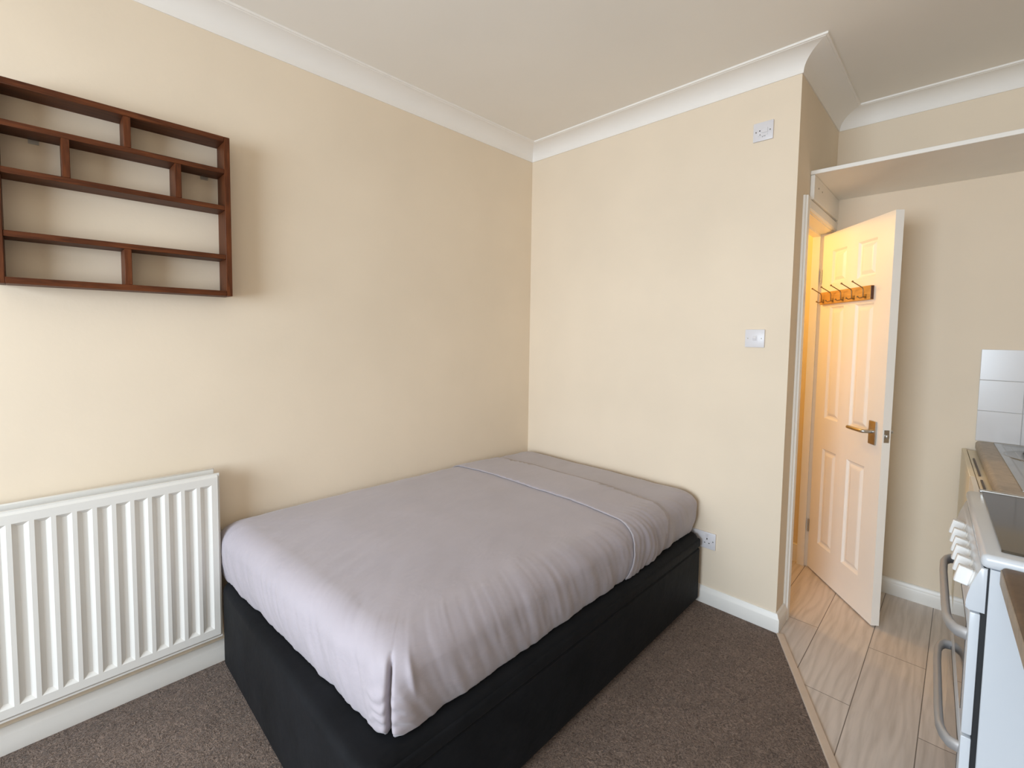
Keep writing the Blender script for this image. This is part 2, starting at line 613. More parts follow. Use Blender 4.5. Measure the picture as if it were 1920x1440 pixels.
def handle(side):
    s = -1 if side == 0 else 1
    y0 = 0.0 if side == 0 else DT
    bm = bmesh.new()
    bm_box(bm, 0.495, 0.545, min(y0, y0 + s * 0.008), max(y0, y0 + s * 0.008), 0.882, 0.997)
    bevel(bm, 0.003, 2)
    o = obj('door_handle', bm, 'steel', door, autosmooth=40)
    bm = bmesh.new()
    yy = y0 + s * 0.05
    bm_tube(bm, [(0.520, y0 + s * 0.006, 0.945), (0.520, y0 + s * 0.040, 0.945), (0.516, yy - s * 0.004, 0.945), (0.506, yy, 0.945),
                 (0.44, yy + s * 0.002, 0.945), (0.405, yy, 0.944)], [0.009, 0.009, 0.0095, 0.0095, 0.0092, 0.009], 14)
    obj('lever', bm, 'steel', o, smooth=False, autosmooth=50)


handle(0)
handle(1)
lp = box('latch_plate', (DL, DL + 0.0012, 0.007, 0.029, 0.905, 0.965), 'steel', door)
bm = bmesh.new()
bm_box(bm, DL + 0.001, DL + 0.010, 0.012, 0.024, 0.926, 0.944)
bevel(bm, 0.003, 2)
obj('latch_bolt', bm, 'steel', lp, autosmooth=50)
for hz in (0.22, 1.72):
    bm = bmesh.new()
    bm_tube(bm, [(-0.004, -0.003, hz), (-0.004, -0.003, hz + 0.075)], 0.004, 10)
    obj('hinge', bm, 'steel', door, autosmooth=50)

# coat hooks on the door (thing of their own)
rack = thing('coat_rack', 'honey coloured wooden board with five metal coat hooks, mounted on the open white door', 'coat rack',
             (DA.x, DA.y, 0), door.rotation_euler[2])
bm = bmesh.new()
bm_box(bm, 0.020, 0.468, -0.018, -0.0005, 1.590, 1.660)
bevel(bm, 0.002, 1)
rail = obj('rail_board', bm, 'pine', rack)
rail.data.materials.append(M['pine_end'])
for p in rail.data.polygons:
    if p.normal.x > 0.9:
        p.material_index = 1
for hx in (0.060, 0.153, 0.246, 0.340, 0.432):
    bm = bmesh.new()
    y = -0.018
    bm_tube(bm, [(hx, y, 1.606), (hx, y - 0.007, 1.603), (hx, y - 0.011, 1.609), (hx, y - 0.012, 1.640), (hx, y - 0.016, 1.651),
                 (hx, y - 0.062, 1.680)], 0.0026, 8)
    bm_tube(bm, [(hx, y - 0.008, 1.605), (hx, y - 0.026, 1.599), (hx, y - 0.036, 1.605)], 0.0026, 8)
    bmesh.ops.create_uvsphere(bm, u_segments=10, v_segments=6, radius=0.0048, matrix=Matrix.Translation((hx, y - 0.063, 1.681)))
    bmesh.ops.create_uvsphere(bm, u_segments=10, v_segments=6, radius=0.0042, matrix=Matrix.Translation((hx, y - 0.037, 1.606)))
    bm_box(bm, hx - 0.007, hx + 0.007, y - 0.002, y, 1.596, 1.618)
    obj('hook', bm, 'brass', rack, autosmooth=50)

# ------------------------------------------------------------------ high shelf across the alcove
hs = thing('high_shelf', 'long white shelf board spanning the alcove high above the open door', 'shelf', (W, 0.232, 2.187))
box('shelf_board', (0.001, 1.259, 0, D - 0.232 - 0.001, -0.001, 0.018), 'gloss', hs, 0.0015, 1)
sp = box('side_panel', (0.001, 0.019, 0.004, D - 0.233, -0.118, -0.002), 'gloss', hs, 0.001, 1)
for yy, zz in ((0.09, -0.05), (0.17, -0.05)):
    bm = bmesh.new()
    bmesh.ops.create_cone(bm, cap_ends=True, segments=12, radius1=0.004, radius2=0.004, depth=0.002,
                          matrix=Matrix.Translation((0.0195, yy, zz)) @ Matrix.Rotation(PI / 2, 4, 'Y'))
    obj('screw', bm, 'screw', sp)

# ------------------------------------------------------------------ brown wall shelf
ws = thing('wall_shelf', 'reddish brown wooden open display shelf with uneven compartments on the left wall', 'shelf', (0, -2.20, 1.53))
T = 0.02
Y0, Y1 = -2.522, -1.886
Zb, Zt = 1.532, 2.145
Dp = 0.102
def wbox(nm, y0, y1, z0, z1, mt, d0=0.001, d1=Dp):
    o = box(nm, (d0, d1, y0 + 2.20, y1 + 2.20, z0 - 1.53, z1 - 1.53), mt, ws, 0.0012, 1)
    return o
wbox('side_panel', Y0, Y0 + T, Zb, Zt, 'walnut_z')
wbox('side_panel', Y1 - T, Y1, Zb, Zt, 'walnut_z')
wbox('top_board', Y0 + T, Y1 - T, Zt - T, Zt, 'walnut_y')
wbox('bottom_board', Y0 + T, Y1 - T, Zb, Zb + T, 'walnut_y')
for zt in (2.022, 1.882, 1.693):
    wbox('shelf_board', Y0 + T, Y1 - T, zt - 0.018, zt, 'walnut_y', d1=Dp - 0.002)
for y0, z0, z1 in ((-2.209, 2.022, Zt - T), (-2.366, 1.882, 2.004), (-2.066, 1.882, 2.004), (-2.217, Zb + T, 1.675)):
    wbox('divider', y0, y0 + 0.020, z0, z1, 'walnut_z', d1=Dp - 0.002)
for y0 in (-2.44, -1.965):
    bm = bmesh.new()
    bm_box(bm, 0.001, 0.004, y0 + 2.2, y0 + 2.225, 1.991 - 1.53, 2.003 - 1.53)
    obj('hanging_bracket', bm, 'steel', ws)

# ------------------------------------------------------------------ radiator
rd = thing('radiator', 'white ribbed panel radiator on the left wall beside the bed', 'radiator', (0, -2.5, 0))
RY1 = -1.955 + 2.5
RZ0, RZ1 = 0.163, 0.832
NCH = 22
RY0 = RY1 - 0.02 - NCH * 0.05
bm = bmesh.new()
xf = 0.110
Vr = {}
def rv(x, y, z):
    k = (round(x, 5), round(y, 5), round(z, 5))
    if k not in Vr:
        Vr[k] = bm.verts.new((x, y, z))
    return Vr[k]
ys = []
zc0, zc1 = RZ0 + 0.042, RZ1 - 0.042
c = RY1 - 0.021
dep = 0.011
edges_y = [RY1]
for k in range(NCH):
    b1 = c - 0.05 * k
    b0 = b1 - 0.038
    # flat rib between channels
    yprev = edges_y[-1]
    bm.faces.new((rv(xf, yprev, zc0), rv(xf, b1, zc0), rv(xf, b1, zc1), rv(xf, yprev, zc1)))
    i1, i0 = b1 - 0.0125, b0 + 0.0125
    j0, j1 = zc0 + 0.012, zc1 - 0.012
    O = [(b0, zc0), (b1, zc0), (b1, zc1), (b0, zc1)]
    I = [(i0, j0), (i1, j0), (i1, j1), (i0, j1)]
    for q in range(4):
        r_ = (q + 1) % 4
        bm.faces.new((rv(xf, *O[q]), rv(xf, *O[r_]), rv(xf - dep, *I[r_]), rv(xf - dep, *I[q])))
    bm.faces.new([rv(xf - dep, *q) for q in I])
    edges_y += [b1, b0]
bm.faces.new((rv(xf, edges_y[-1], zc0), rv(xf, RY0, zc0), rv(xf, RY0, zc1), rv(xf, edges_y[-1], zc1)))
edges_y.append(RY0)
for a_, b2 in zip(edges_y[:-1], edges_y[1:]):
    bm.faces.new((rv(xf, a_, zc1), rv(xf, b2, zc1), rv(xf, b2, RZ1 - 0.014), rv(xf, a_, RZ1 - 0.014)))
    bm.faces.new((rv(xf, a_, RZ0 + 0.014), rv(xf, b2, RZ0 + 0.014), rv(xf, b2, zc0), rv(xf, a_, zc0)))
    bm.faces.new((rv(xf, a_, RZ1 - 0.014), rv(xf, b2, RZ1 - 0.014), rv(xf - 0.006, b2, RZ1 - 0.006), rv(xf - 0.006, a_, RZ1 - 0.006)))
    bm.faces.new((rv(xf - 0.006, a_, RZ1 - 0.006), rv(xf - 0.006, b2, RZ1 - 0.006), rv(xf - 0.006, b2, RZ1), rv(xf - 0.006, a_, RZ1)))
    bm.faces.new((rv(xf - 0.006, a_, RZ1), rv(xf - 0.006, b2, RZ1), rv(xf - 0.012, b2, RZ1), rv(xf - 0.012, a_, RZ1)))
    bm.faces.new((rv(xf, a_, RZ0 + 0.014), rv(xf, b2, RZ0 + 0.014), rv(xf - 0.006, b2, RZ0 + 0.006), rv(xf - 0.006, a_, RZ0 + 0.006)))
    bm.faces.new((rv(xf - 0.006, a_, RZ0 + 0.006), rv(xf - 0.006, b2, RZ0 + 0.006), rv(xf - 0.006, b2, RZ0), rv(xf - 0.006, a_, RZ0)))
    bm.faces.new((rv(xf - 0.006, a_, RZ0), rv(xf - 0.006, b2, RZ0), rv(xf - 0.012, b2, RZ0), rv(xf - 0.012, a_, RZ0)))
    bm.faces.new((rv(xf - 0.014, a_, RZ0), rv(xf - 0.014, b2, RZ0), rv(xf - 0.014, b2, RZ1), rv(xf - 0.014, a_, RZ1)))
# seam flange at the ends
bm_box(bm, xf - 0.014, xf - 0.006, RY1, RY1 + 0.007, RZ0, RZ1)
obj('front_panel', bm, 'rad', rd)
bm = bmesh.new()
bm_box(bm, 0.040, 0.052, RY0, RY1 + 0.002, RZ0, RZ1 + 0.008)
bevel(bm, 0.003, 1)
obj('back_panel', bm, 'rad', rd, autosmooth=40)
bm = bmesh.new()
yy = RY0 + 0.02
while yy < RY1 - 0.02:
    bm_box(bm, 0.054, xf - 0.020, yy, yy + 0.0015, RZ0 + 0.03, RZ1 - 0.03)
    yy += 0.02
obj('convector_fins', bm, 'rad', rd)
for yy in (RY0 + 0.12, RY1 - 0.16):
    box('wall_bracket', (0.003, 0.040, yy, yy + 0.03, RZ0 + 0.05, RZ1 - 0.05), 'rad', rd)

# ------------------------------------------------------------------ bed
bx0, bx1, by0, by1 = 0.070, 1.252, -1.945, -0.030
base = thing('divan_base', 'charcoal fabric divan bed base standing on the brown carpet', 'bed base', ((bx0 + bx1) / 2, (by0 + by1) / 2, 0))
bcx, bcy = (bx0 + bx1) / 2, (by0 + by1) / 2


def soft_box(x0, x1, y0, y1, z0, z1, r, rz, n1=24, top_crown=0.0):
    """box with rounded plan corners and rounded top / bottom edges."""
    bm = bmesh.new()
    def outline(d_):
        x0_, x1_, y0_, y1_ = x0 + d_, x1 - d_, y0 + d_, y1 - d_
        rr = max(r - d_, 0.002)
        pts = []
        for cx, cy, a0_ in ((x1_ - rr, y1_ - rr, 0), (x0_ + rr, y1_ - rr, PI / 2), (x0_ + rr, y0_ + rr, PI), (x1_ - rr, y0_ + rr, 1.5 * PI)):
            for k in range(9):
                a = a0_ + k / 8 * PI / 2
                pts.append((cx + rr * math.cos(a), cy + rr * math.sin(a)))
        return pts
    levels = []
    for k in range(7):
        a = k / 6 * PI / 2
        levels.append((rz * (1 - math.sin(a)), z0 + rz * (1 - math.cos(a))))
    for k in range(7):
        a = k / 6 * PI / 2
        levels.append((rz * (1 - math.cos(a)), z1 - rz * (1 - math.sin(a))))
    rings = [[bm.verts.new((px, py, z)) for px, py in outline(d_)] for d_, z in levels]
    for A, B in zip(rings[:-1], rings[1:]):
        k = len(A)
        for i in range(k):
            bm.faces.new((A[i], A[(i + 1) % k], B[(i + 1) % k], B[i]))
    bm.faces.new(rings[0][::-1])
    bm.faces.new(rings[-1])
    bmesh.ops.translate(bm, verts=bm.verts, vec=(-bcx, -bcy, 0))
    return bm


obj('base_body', soft_box(bx0, bx1 - 0.004, by0, by1, 0.030, 0.374, 0.05, 0.028), 'base', base, autosmooth=60)
box('side_rail', (bx1 - 0.030 - bcx, bx1 + 0.001 - bcx, by0 + 0.05 - bcy, by1 - 0.012 - bcy, 0.306, 0.352), 'base', base, 0.010, 4)
box('storage_flap', (bx1 - 0.030 - bcx, bx1 - bcx, by0 + 0.05 - bcy, by1 - 0.02 - bcy, 0.034, 0.301), 'base', base, 0.006, 3)
for fx in (bx0 + 0.03, bx1 - 0.08):
    for fy in (by0 + 0.03, (by0 + by1) / 2, by1 - 0.09):
        bm = bmesh.new()
        bm_tube(bm, [(fx + 0.02 - bcx, fy + 0.02 - bcy, 0.0), (fx + 0.02 - bcx, fy + 0.02 - bcy, 0.036)], [0.022, 0.026], 14)
        obj('foot', bm, 'foot', base, autosmooth=50)

# mattress and its sheets share one shaped surface
MX0, MX1, MY0, MY1 = 0.003, 1.236, -1.952, -0.006
MZ0, MZ1 = 0.377, 0.607


def plan(nl=150, nc=14, r=0.085):
    """perimeter points (x, y, outward normal) anticlockwise, dense on straights."""
    pts = []
    def line(a, b, nrm_, k):
        for i in range(k):
            t = i / k
            pts.append((a[0] + (b[0] - a[0]) * t, a[1] + (b[1] - a[1]) * t, nrm_[0], nrm_[1]))
    def arc(cx, cy, a0_, rr, k):
        for i in range(k):
            a = a0_ + i / k * PI / 2
            pts.append((cx + rr * math.cos(a), cy + rr * math.sin(a), math.cos(a), math.sin(a)))
    rb = 0.055
    line((MX1, MY0 + r), (MX1, MY1 - rb), (1, 0), 260)
    arc(MX1 - rb, MY1 - rb, 0, rb, nc)
    line((MX1 - rb, MY1), (MX0 + rb, MY1), (0, 1), 60)
    arc(MX0 + rb, MY1 - rb, PI / 2, rb, nc)
    line((MX0, MY1 - rb), (MX0, MY0 + rb), (-1, 0), 120)
    arc(MX0 + rb, MY0 + rb, PI, rb, nc)
    line((MX0 + rb, MY0), (MX1 - r, MY0), (0, -1), 170)
    arc(MX1 - r, MY0 + r, 1.5 * PI, r, 40)
    return pts


PLAN = plan()
RB = 0.085


def shell(off, zlow):
    """rings from the lower edge, up the side, over the top to the middle."""
    bm = bmesh.new()
    levels = []
    z_low = zlow
    side = 26
    for i in range(side + 1):
        t = i / side
        z = z_low + (0.520 - z_low) * t
        u = (z - MZ0) / (0.520 - MZ0)
        bulge = 0.030 * (1 - u) ** 2.2 + 0.006 * u ** 2
        levels.append((bulge, z, 1.0))
    for i in range(1, 15):
        a = i / 14 * PI / 2
        levels.append((0.006 + 0.095 * (1 - math.cos(a)), 0.520 + (MZ1 - 0.520 - 0.012) * math.sin(a), 1.0))
    tops = [0.12, 0.14, 0.17, 0.20, 0.23, 0.26, 0.30, 0.34, 0.38, 0.43, 0.48, 0.53, 0.58, 0.612]
    for d_ in tops:
        levels.append((d_, MZ1 - 0.012 + 0.014 * min(1, (d_ - 0.10) / 0.25), 0.0))
    hx, hy = (MX1 - MX0) / 2, (MY1 - MY0) / 2
    cx, cy = (MX0 + MX1) / 2, (MY0 + MY1) / 2
    rings = []
    for li, (d_, z, sd) in enumerate(levels):
        ring = []
        for (px, py, nx, ny) in PLAN:
            # move inward; positions scale toward the spine of the bed
            sx = (hx - d_) / hx
            sy = (hy - d_) / hy
            x = cx + (px - cx) * sx
            y = cy + (py - cy) * sy
            wx, wy, wz = nx, ny, 0.0
            # skewed foot end
            skew = max(0.0, min(1.0, (x - 0.05) / 1.2))
            foot = max(0.0, min(1.0, (-1.2 - y) / 0.75))
            y2 = y + 0.082 * skew * foot
            # vertical blend of the displacement normal
            k = max(0.0, min(1.0, (z - 0.52) / 0.075))
            if sd == 0.0:
                nvec = Vector((0, 0, 1))
            else:
                nvec = Vector((wx * (1 - k), wy * (1 - k), k + 0.001)).normalized()
            tp = max(0.0, min(1.0, (-0.40 - y) / 0.22))
            disp = off * (0.45 + 0.55 * tp * tp * (3 - 2 * tp))
            P = Vector((x, y2, z))
            # long faint drag folds
            disp += 0.0035 * noise.noise(Vector((x * 3.0 + 5, y * 2.0, z * 3)))
            if sd > 0:
                sidew = 1.0 - k * 0.7
                tc_ = (py if abs(nx) > 0.7 else px)
                disp += sidew * 0.0070 * noise.noise(Vector((tc_ * 11 + z * 5, z * 3.0, 3.1)))
                disp += sidew * 0.0036 * noise.noise(Vector((tc_ * 34 + z * 16, z * 6.0, 7.7)))
                disp += sidew * 0.0016 * noise.noise(Vector((tc_ * 75 + z * 40, z * 16.0, 4.4)))
                # gathered drapes near the folded part on the right side
                if nx > 0.7:
                    g = math.exp(-((y + 0.58) / 0.16) ** 2)
                    disp += sidew * g * 0.0024 * math.sin(tc_ * 150 + z * 18 + 4 * noise.noise(Vector((tc_ * 9, z * 8, 0))))
                # the hospital-corner slit at the near foot corner
                dc = math.hypot(px - (MX1 - RB), py - (MY0 + RB))
                if nx > 0.02 and ny < -0.02 or (px > MX1 - 0.2 and py < MY0 + 0.3):
                    ang = math.degrees(math.atan2(ny, nx))
                    # signed distance along the perimeter from the corner centre
                    if abs(nx) > 0.999:
                        s_ = (py - (MY0 + RB)) + RB * PI / 4
                    elif abs(ny) > 0.999:
                        s_ = -((MX1 - RB) - px) - RB * PI / 4
                    else:
                        s_ = math.radians(ang + 45) * RB
                    zz = (0.535 - z) / 0.16
                    h = max(0.0, min(1.0, zz * 3.0))
                    # the bag of the folded corner stands proud, the slit is pulled in
                    disp += h * 0.013 * math.exp(-((s_) / 0.055) ** 2)
                    if z < 0.570:
                        depth = min(1.0, (0.570 - z) / 0.035)
                        disp -= depth * 0.042 * math.exp(-((s_ + 0.002) / 0.0058) ** 2)
                    puck = h * math.exp(-((s_) / 0.05) ** 2)
                    disp += puck * 0.0036 * math.sin(z * 190 + 60 * abs(s_) + 3 * noise.noise(Vector((s_ * 30, z * 20, 1))))
                    if s_ > 0:
                        disp += 0.006 * math.exp(-((s_ - 0.045 - (0.56 - z) * 0.25) / 0.008) ** 2) * math.exp(-((z - 0.53) / 0.035) ** 2)
            else:
                disp += 0.0020 * noise.noise(Vector((x * 9 - y * 5, y * 2.5 + x * 3, 2.0)))
                disp += 0.0015 * noise.noise(Vector((x * 22 + y * 6, y * 7, 9.0)))
            # crown rising towards the foot
            z3 = 0.016 * max(0.0, min(1.0, (-y) / 1.3)) * max(0.0, min(1.0, (z - 0.40) / 0.18))
            if li == 0:
                z3 += 0.006 * abs(noise.noise(Vector((x * 9, y * 9, 0))))
            P = P + nvec * disp + Vector((0, 0, z3))
            if P.x < 0.002 + off * 0.2:
                P.x = 0.002 + off * 0.2
            if P.y > -0.002:
                P.y = -0.002
            ring.append(bm.verts.new(P))
        rings.append(ring)
    for A, B in zip(rings[:-1], rings[1:]):
        k = len(A)
        for i in range(k):
            bm.faces.new((A[i], A[(i + 1) % k], B[(i + 1) % k], B[i]))
    bm.faces.new(rings[-1])
    return bm, rings


mat_t = thing('mattress', 'mattress in a lilac grey fitted sheet, bare at the head of the bed', 'mattress', (0, 0, 0))
bm, rings = shell(0.0, MZ0 + 0.001)
bm.faces.new(rings[0][::-1])
obj('fitted_sheet', bm, 'fitted', mat_t, smooth=True)

FOLD_Y, FOLD_END = -0.705, -0.385
sh = thing('bed_sheet', 'lilac grey flat sheet tucked over the mattress with its top edge folded back', 'sheet', (0, 0, 0))
bm, rings = shell(0.0045, MZ0 + 0.0005)
o = obj('sheet_body', bm, 'sheet', sh, smooth=True)
cut(o, (0, FOLD_END + 0.02, 0.6), (0, 1, -0.12))
sol = o.modifiers.new('thickness', 'SOLIDIFY')
sol.thickness = 0.002
sol.offset = 0
bm, rings = shell(0.0105, MZ0 + 0.0005)
o = obj('folded_hem', bm, 'sheet', sh, smooth=True)
nA = Vector((0, -1, 0.14)).normalized()
cut(o, (0.6, FOLD_Y, 0.61), nA)
cut(o, (0, FOLD_END, 0.6), (0, 1, -0.16))
sol = o.modifiers.new('thickness', 'SOLIDIFY')
sol.thickness = 0.0055
sol.offset = 0
# pale rolled edge following the folded line
bmE = bmesh.new()
bmE.from_mesh(o.data)
be = [e for e in bmE.edges if e.is_boundary and abs((e.verts[0].co - Vector((0.6, FOLD_Y, 0.61))).dot(nA)) < 1e-4
      and abs((e.verts[1].co - Vector((0.6, FOLD_Y, 0.61))).dot(nA)) < 1e-4]
adj = {}
co = {}
for e in be:
    a_, b2 = e.verts
    co[a_.index] = a_.co.copy()
    co[b2.index] = b2.co.copy()
    adj.setdefault(a_.index, []).append(b2.index)
    adj.setdefault(b2.index, []).append(a_.index)
bmE.free()
ends = [k for k, v_ in adj.items() if len(v_) == 1]
if ends:
    start = max(ends, key=lambda k: co[k].x)
    path = [start]
    seen = {start}
    while True:
        nx_ = [q for q in adj[path[-1]] if q not in seen]
        if not nx_:
            break
        path.append(nx_[0])
        seen.add(nx_[0])
    pts = [co[k] for k in path]
    pts2 = [pts[0]]
    for p in pts[1:]:
        if (p - pts2[-1]).length > 0.006:
            pts2.append(p)
    bm = bmesh.new()
    bm_tube(bm, pts2, 0.0018, 8)
    obj('hem_edge', bm, 'piping', sh, smooth=True)

# ------------------------------------------------------------------ electrical plates on the bed head wall
def plate(name, label, cat, cx, cz):
    t = thing(name, label, cat, (cx, 0, cz))
    bm = bmesh.new()
    bm_box(bm, -0.043, 0.043, -0.009, 0, -0.043, 0.043)
    bevel(bm, 0.0025, 2)
    f = obj('face_plate', bm, 'plastic', t, autosmooth=40)
    return t


def screws(t, z=0.0, dx=0.030):
    for s in (-1, 1):
        bm = bmesh.new()
        bmesh.ops.create_cone(bm, cap_ends=True, segments=12, radius1=0.0030, radius2=0.0030, depth=0.001,
                              matrix=Matrix.Translation((s * dx, -0.0092, z)) @ Matrix.Rotation(PI / 2, 4, 'X'))
        obj('screw', bm, 'screw', t)


t = plate('light_switch', 'white single rocker light switch at mid height on the wall above the bed', 'light switch', 1.455, 1.391)
screws(t)
bm = bmesh.new()
bm_box(bm, -0.0115, 0.0115, -0.0105, -0.008, -0.0145, 0.0145)
bm_prism(bm, [(-0.0105, -0.012), (-0.0105, 0.012), (-0.0145, 0.0)][::-1], 'x', -0.0085, 0.0085)
obj('rocker', bm, 'plastic', t)

t = plate('fused_spur', 'white fused switch plate high on the wall near the ceiling', 'switch', 1.452, 2.362)
screws(t)
bm = bmesh.new()
bm_box(bm, -0.006, 0.020, -0.0125, -0.008, -0.008, 0.014)
bevel(bm, 0.001, 1)
obj('rocker', bm, 'plastic', t)
bm = bmesh.new()
bm_box(bm, -0.021, 0.021, -0.0105, -0.008, -0.021, -0.010)
obj('fuse_holder', bm, 'plastic', t)
bm = bmesh.new()
for px_, pz_, r_ in ((-0.014, 0.004, 0.0028), (-0.012, -0.015, 0.002), (0.004, -0.024, 0.0015), (0.009, -0.024, 0.0015), (-0.002, -0.025, 0.0015)):
    bmesh.ops.create_cone(bm, cap_ends=True, segments=10, radius1=r_, radius2=r_, depth=0.001,
                          matrix=Matrix.Translation((px_, -0.0108 if pz_ < -.009 and pz_ > -.02 else -0.0093, pz_)) @ Matrix.Rotation(PI / 2, 4, 'X'))
obj('marking', bm, 'dark', t)

t = thing('wall_socket', 'white wall power socket low down, half hidden behind the bed', 'power socket', (1.240, 0, 0.335))
bm = bmesh.new()
bm_box(bm, -0.073, 0.073, -0.009, 0, -0.043, 0.043)
bevel(bm, 0.0025, 2)
obj('face_plate', bm, 'plastic', t, autosmooth=40)
screws(t, dx=0.0605)
for cx_ in (-0.034, 0.030):
    bm = bmesh.new()
    bm_box(bm, cx_ - 0.0025, cx_ + 0.0025, -0.0094, -0.0088, 0.004, 0.013)
    bm_box(bm, cx_ - 0.0145, cx_ - 0.008, -0.0094, -0.0088, -0.015, -0.011)
    bm_box(bm, cx_ + 0.008, cx_ + 0.0145, -0.0094, -0.0088, -0.015, -0.011)
    obj('socket_hole', bm, 'dark', t)
    bm = bmesh.new()
    bm_box(bm, cx_ - 0.006, cx_ + 0.006, -0.012, -0.009, 0.021, 0.036)
    bevel(bm, 0.001, 1)
    obj('rocker', bm, 'plastic', t)

# ------------------------------------------------------------------ kitchen run (local frame: x to the right, -y to the camera)
KX, KY, KR = 2.233, D, math.radians(2.3)


def kthing(name, label, cat, lx=0.0, ly=0.0, z=0.0):
    c_, s_ = math.cos(KR), math.sin(KR)
    return thing(name, label, cat, (KX + lx * c_ + ly * s_, KY + lx * s_ - ly * c_, z), KR)


# tiles
bm = bmesh.new()
bm_box(bm, 2.232, XR0 - 0.001, D - 0.004, D - 0.0005, 0.902, 1.352)
tl = obj('splashback_tiles', bm, 'grout')
tag(tl, 'white glazed wall tiles in three rows above the far worktop', 'tiles')
bm = bmesh.new()
for r_ in range(3):
    for k in range(5):
        x0 = 2.232 + 0.1505 * k
        x1 = min(x0 + 0.1485, XR0 - 0.002)
        if x1 - x0 < 0.01:
            continue
        vs = bm_box(bm, x0, x1, D - 0.0075, D - 0.003, 0.903 + 0.1505 * r_, 0.903 + 0.1505 * r_ + 0.1485)
bevel(bm, 0.0012, 1)
obj('tile', bm, 'tile', tl)
bpy.data.objects['tile'].name = 'glazed_tiles'

# far cabinet
CL = 1.150     # run length of the far section
kc = kthing('base_cabinet', 'cream kitchen base unit under the far worktop, left of the cooker', 'cabinet', 0, 0.01)
box('body', (-0.028, 0.58, -CL + 0.01, -0.030, 0.10, 0.855), 'unit', kc)
box('plinth', (0.02, 0.56, -CL + 0.01, -0.030, 0.0, 0.098), 'unit', kc)
d1 = box('door', (-0.047, -0.030, -0.640, -0.008, 0.11, 0.8565), 'unit', kc, 0.0015, 1)
d2 = box('door', (-0.047, -0.030, -CL + 0.012, -0.646, 0.11, 0.8565), 'unitwhite', kc, 0.0015, 1)
d2['label'] = 'white door next to the cooker'
for dd, (ya, yb) in ((d1, (-0.62, -0.26)), (d2, (-1.10, -0.70))):
    bm = bmesh.new()
    bm_box(bm, -0.020, -0.014, ya, yb, 0.8555, 0.8600)  # dark strip standing in for the shadowed gap between worktop and door front
    obj('handle', bm, 'gap_hinge', dd)

bm = bmesh.new()
# post-formed front edge
prof = [(0.60, 0.860), (0.60, 0.900)]
for i in range(9):
    a = PI / 2 + i / 8 * PI / 2
    prof.append((0.014 + 0.014 * math.cos(a), 0.886 + 0.014 * math.sin(a)))
prof += [(0.0, 0.866), (0.004, 0.861), (0.010, 0.860)]
bm_prism(bm, [(p_[0], p_[1] - 0.86) for p_ in prof], 'y', -1.155, -0.008)
for v_ in bm.verts:
    if v_.co.y > -0.1:
        v_.co.y -= v_.co.x * 0.0405
wt = kthing('worktop', 'greige stone-effect worktop holding the steel sink, against the tiles', 'worktop', 0, 0, 0.86)
o = obj('worktop_slab', bm, 'top_grey', wt, autosmooth=35)

# sink: recessed steel top with a round bowl
sk = kthing('sink', 'stainless steel inset sink top on the far worktop', 'sink', 0, 0, 0.900)
bm = bmesh.new()
sx0, sx1, sy0, sy1 = 0.060, 0.530, -0.985, -0.030
rim = 0.022
for i, (d_, z) in enumerate([(0, 0.0), (0.0, 0.0028), (rim, 0.0034), (rim + 0.006, 0.0005)]):
    pass
lv = [(0, 0.0), (0.001, 0.003), (rim, 0.0036), (rim + 0.007, 0.0012)]
R_ = []
for d_, z in lv:
    R_.append([bm.verts.new(q) for q in ((sx0 + d_, sy0 + d_, z), (sx1 - d_, sy0 + d_, z), (sx1 - d_, sy1 - d_, z), (sx0 + d_, sy1 - d_, z))])
for A, B in zip(R_[:-1], R_[1:]):
    for i in range(4):
        bm.faces.new((A[i], A[(i + 1) % 4], B[(i + 1) % 4], B[i]))
bm.faces.new(R_[-1])
obj('sink_top', bm, 'sinksteel', sk)
bm = bmesh.new()
cxs, cys = 0.215, -0.300
prev = None
for rr, z in ((0.150, 0.0014), (0.147, 0.0045), (0.141, 0.0048), (0.137, 0.0020)):
    ring = [bm.verts.new((cxs + rr * math.cos(k * PI / 24), cys + rr * math.sin(k * PI / 24), z)) for k in range(48)]
    if prev:
        for k in range(48):
            bm.faces.new((prev[k], prev[(k + 1) % 48], ring[(k + 1) % 48], ring[k]))
    prev = ring
bm.faces.new(prev)
obj('bowl_rim', bm, 'sinksteel', sk, autosmooth=40)
bm = bmesh.new()
bm_tube(bm, [(cxs + 0.0, cys + 0.09, 0.002), (cxs + 0.0, cys + 0.09, 0.020), (cxs, cys + 0.09, 0.026)], [0.075, 0.075, 0.066], 32)
dk = obj('plug_cover', bm, 'rubber', sk, autosmooth=40)
dk['label'] = 'dark round cover'
bm = bmesh.new()
bm_box(bm, 0.112, 0.116, -0.560, -0.070, 0.0012, 0.0022)
bmesh.ops.create_cone(bm, cap_ends=True, segments=16, radius1=0.008, radius2=0.006, depth=0.004, matrix=Matrix.Translation((0.116, -0.56, 0.003)))
obj('drainer_groove', bm, 'steel', sk)

# cooker: near side at ly 1.765
CY0, CY1 = -1.768, -1.168
ck = kthing('cooker', 'white freestanding cooker with smoked glass lid and grey bar handles', 'cooker', 0, 0)
box('cabinet', (-0.064, 0.53, CY0, CY1, 0.02, 0.885), 'enamel', ck, 0.002, 1)
# gasket gap
box('door_seal', (-0.074, -0.064, CY0 + 0.006, CY1 - 0.006, 0.03, 0.884), 'rubber', ck)
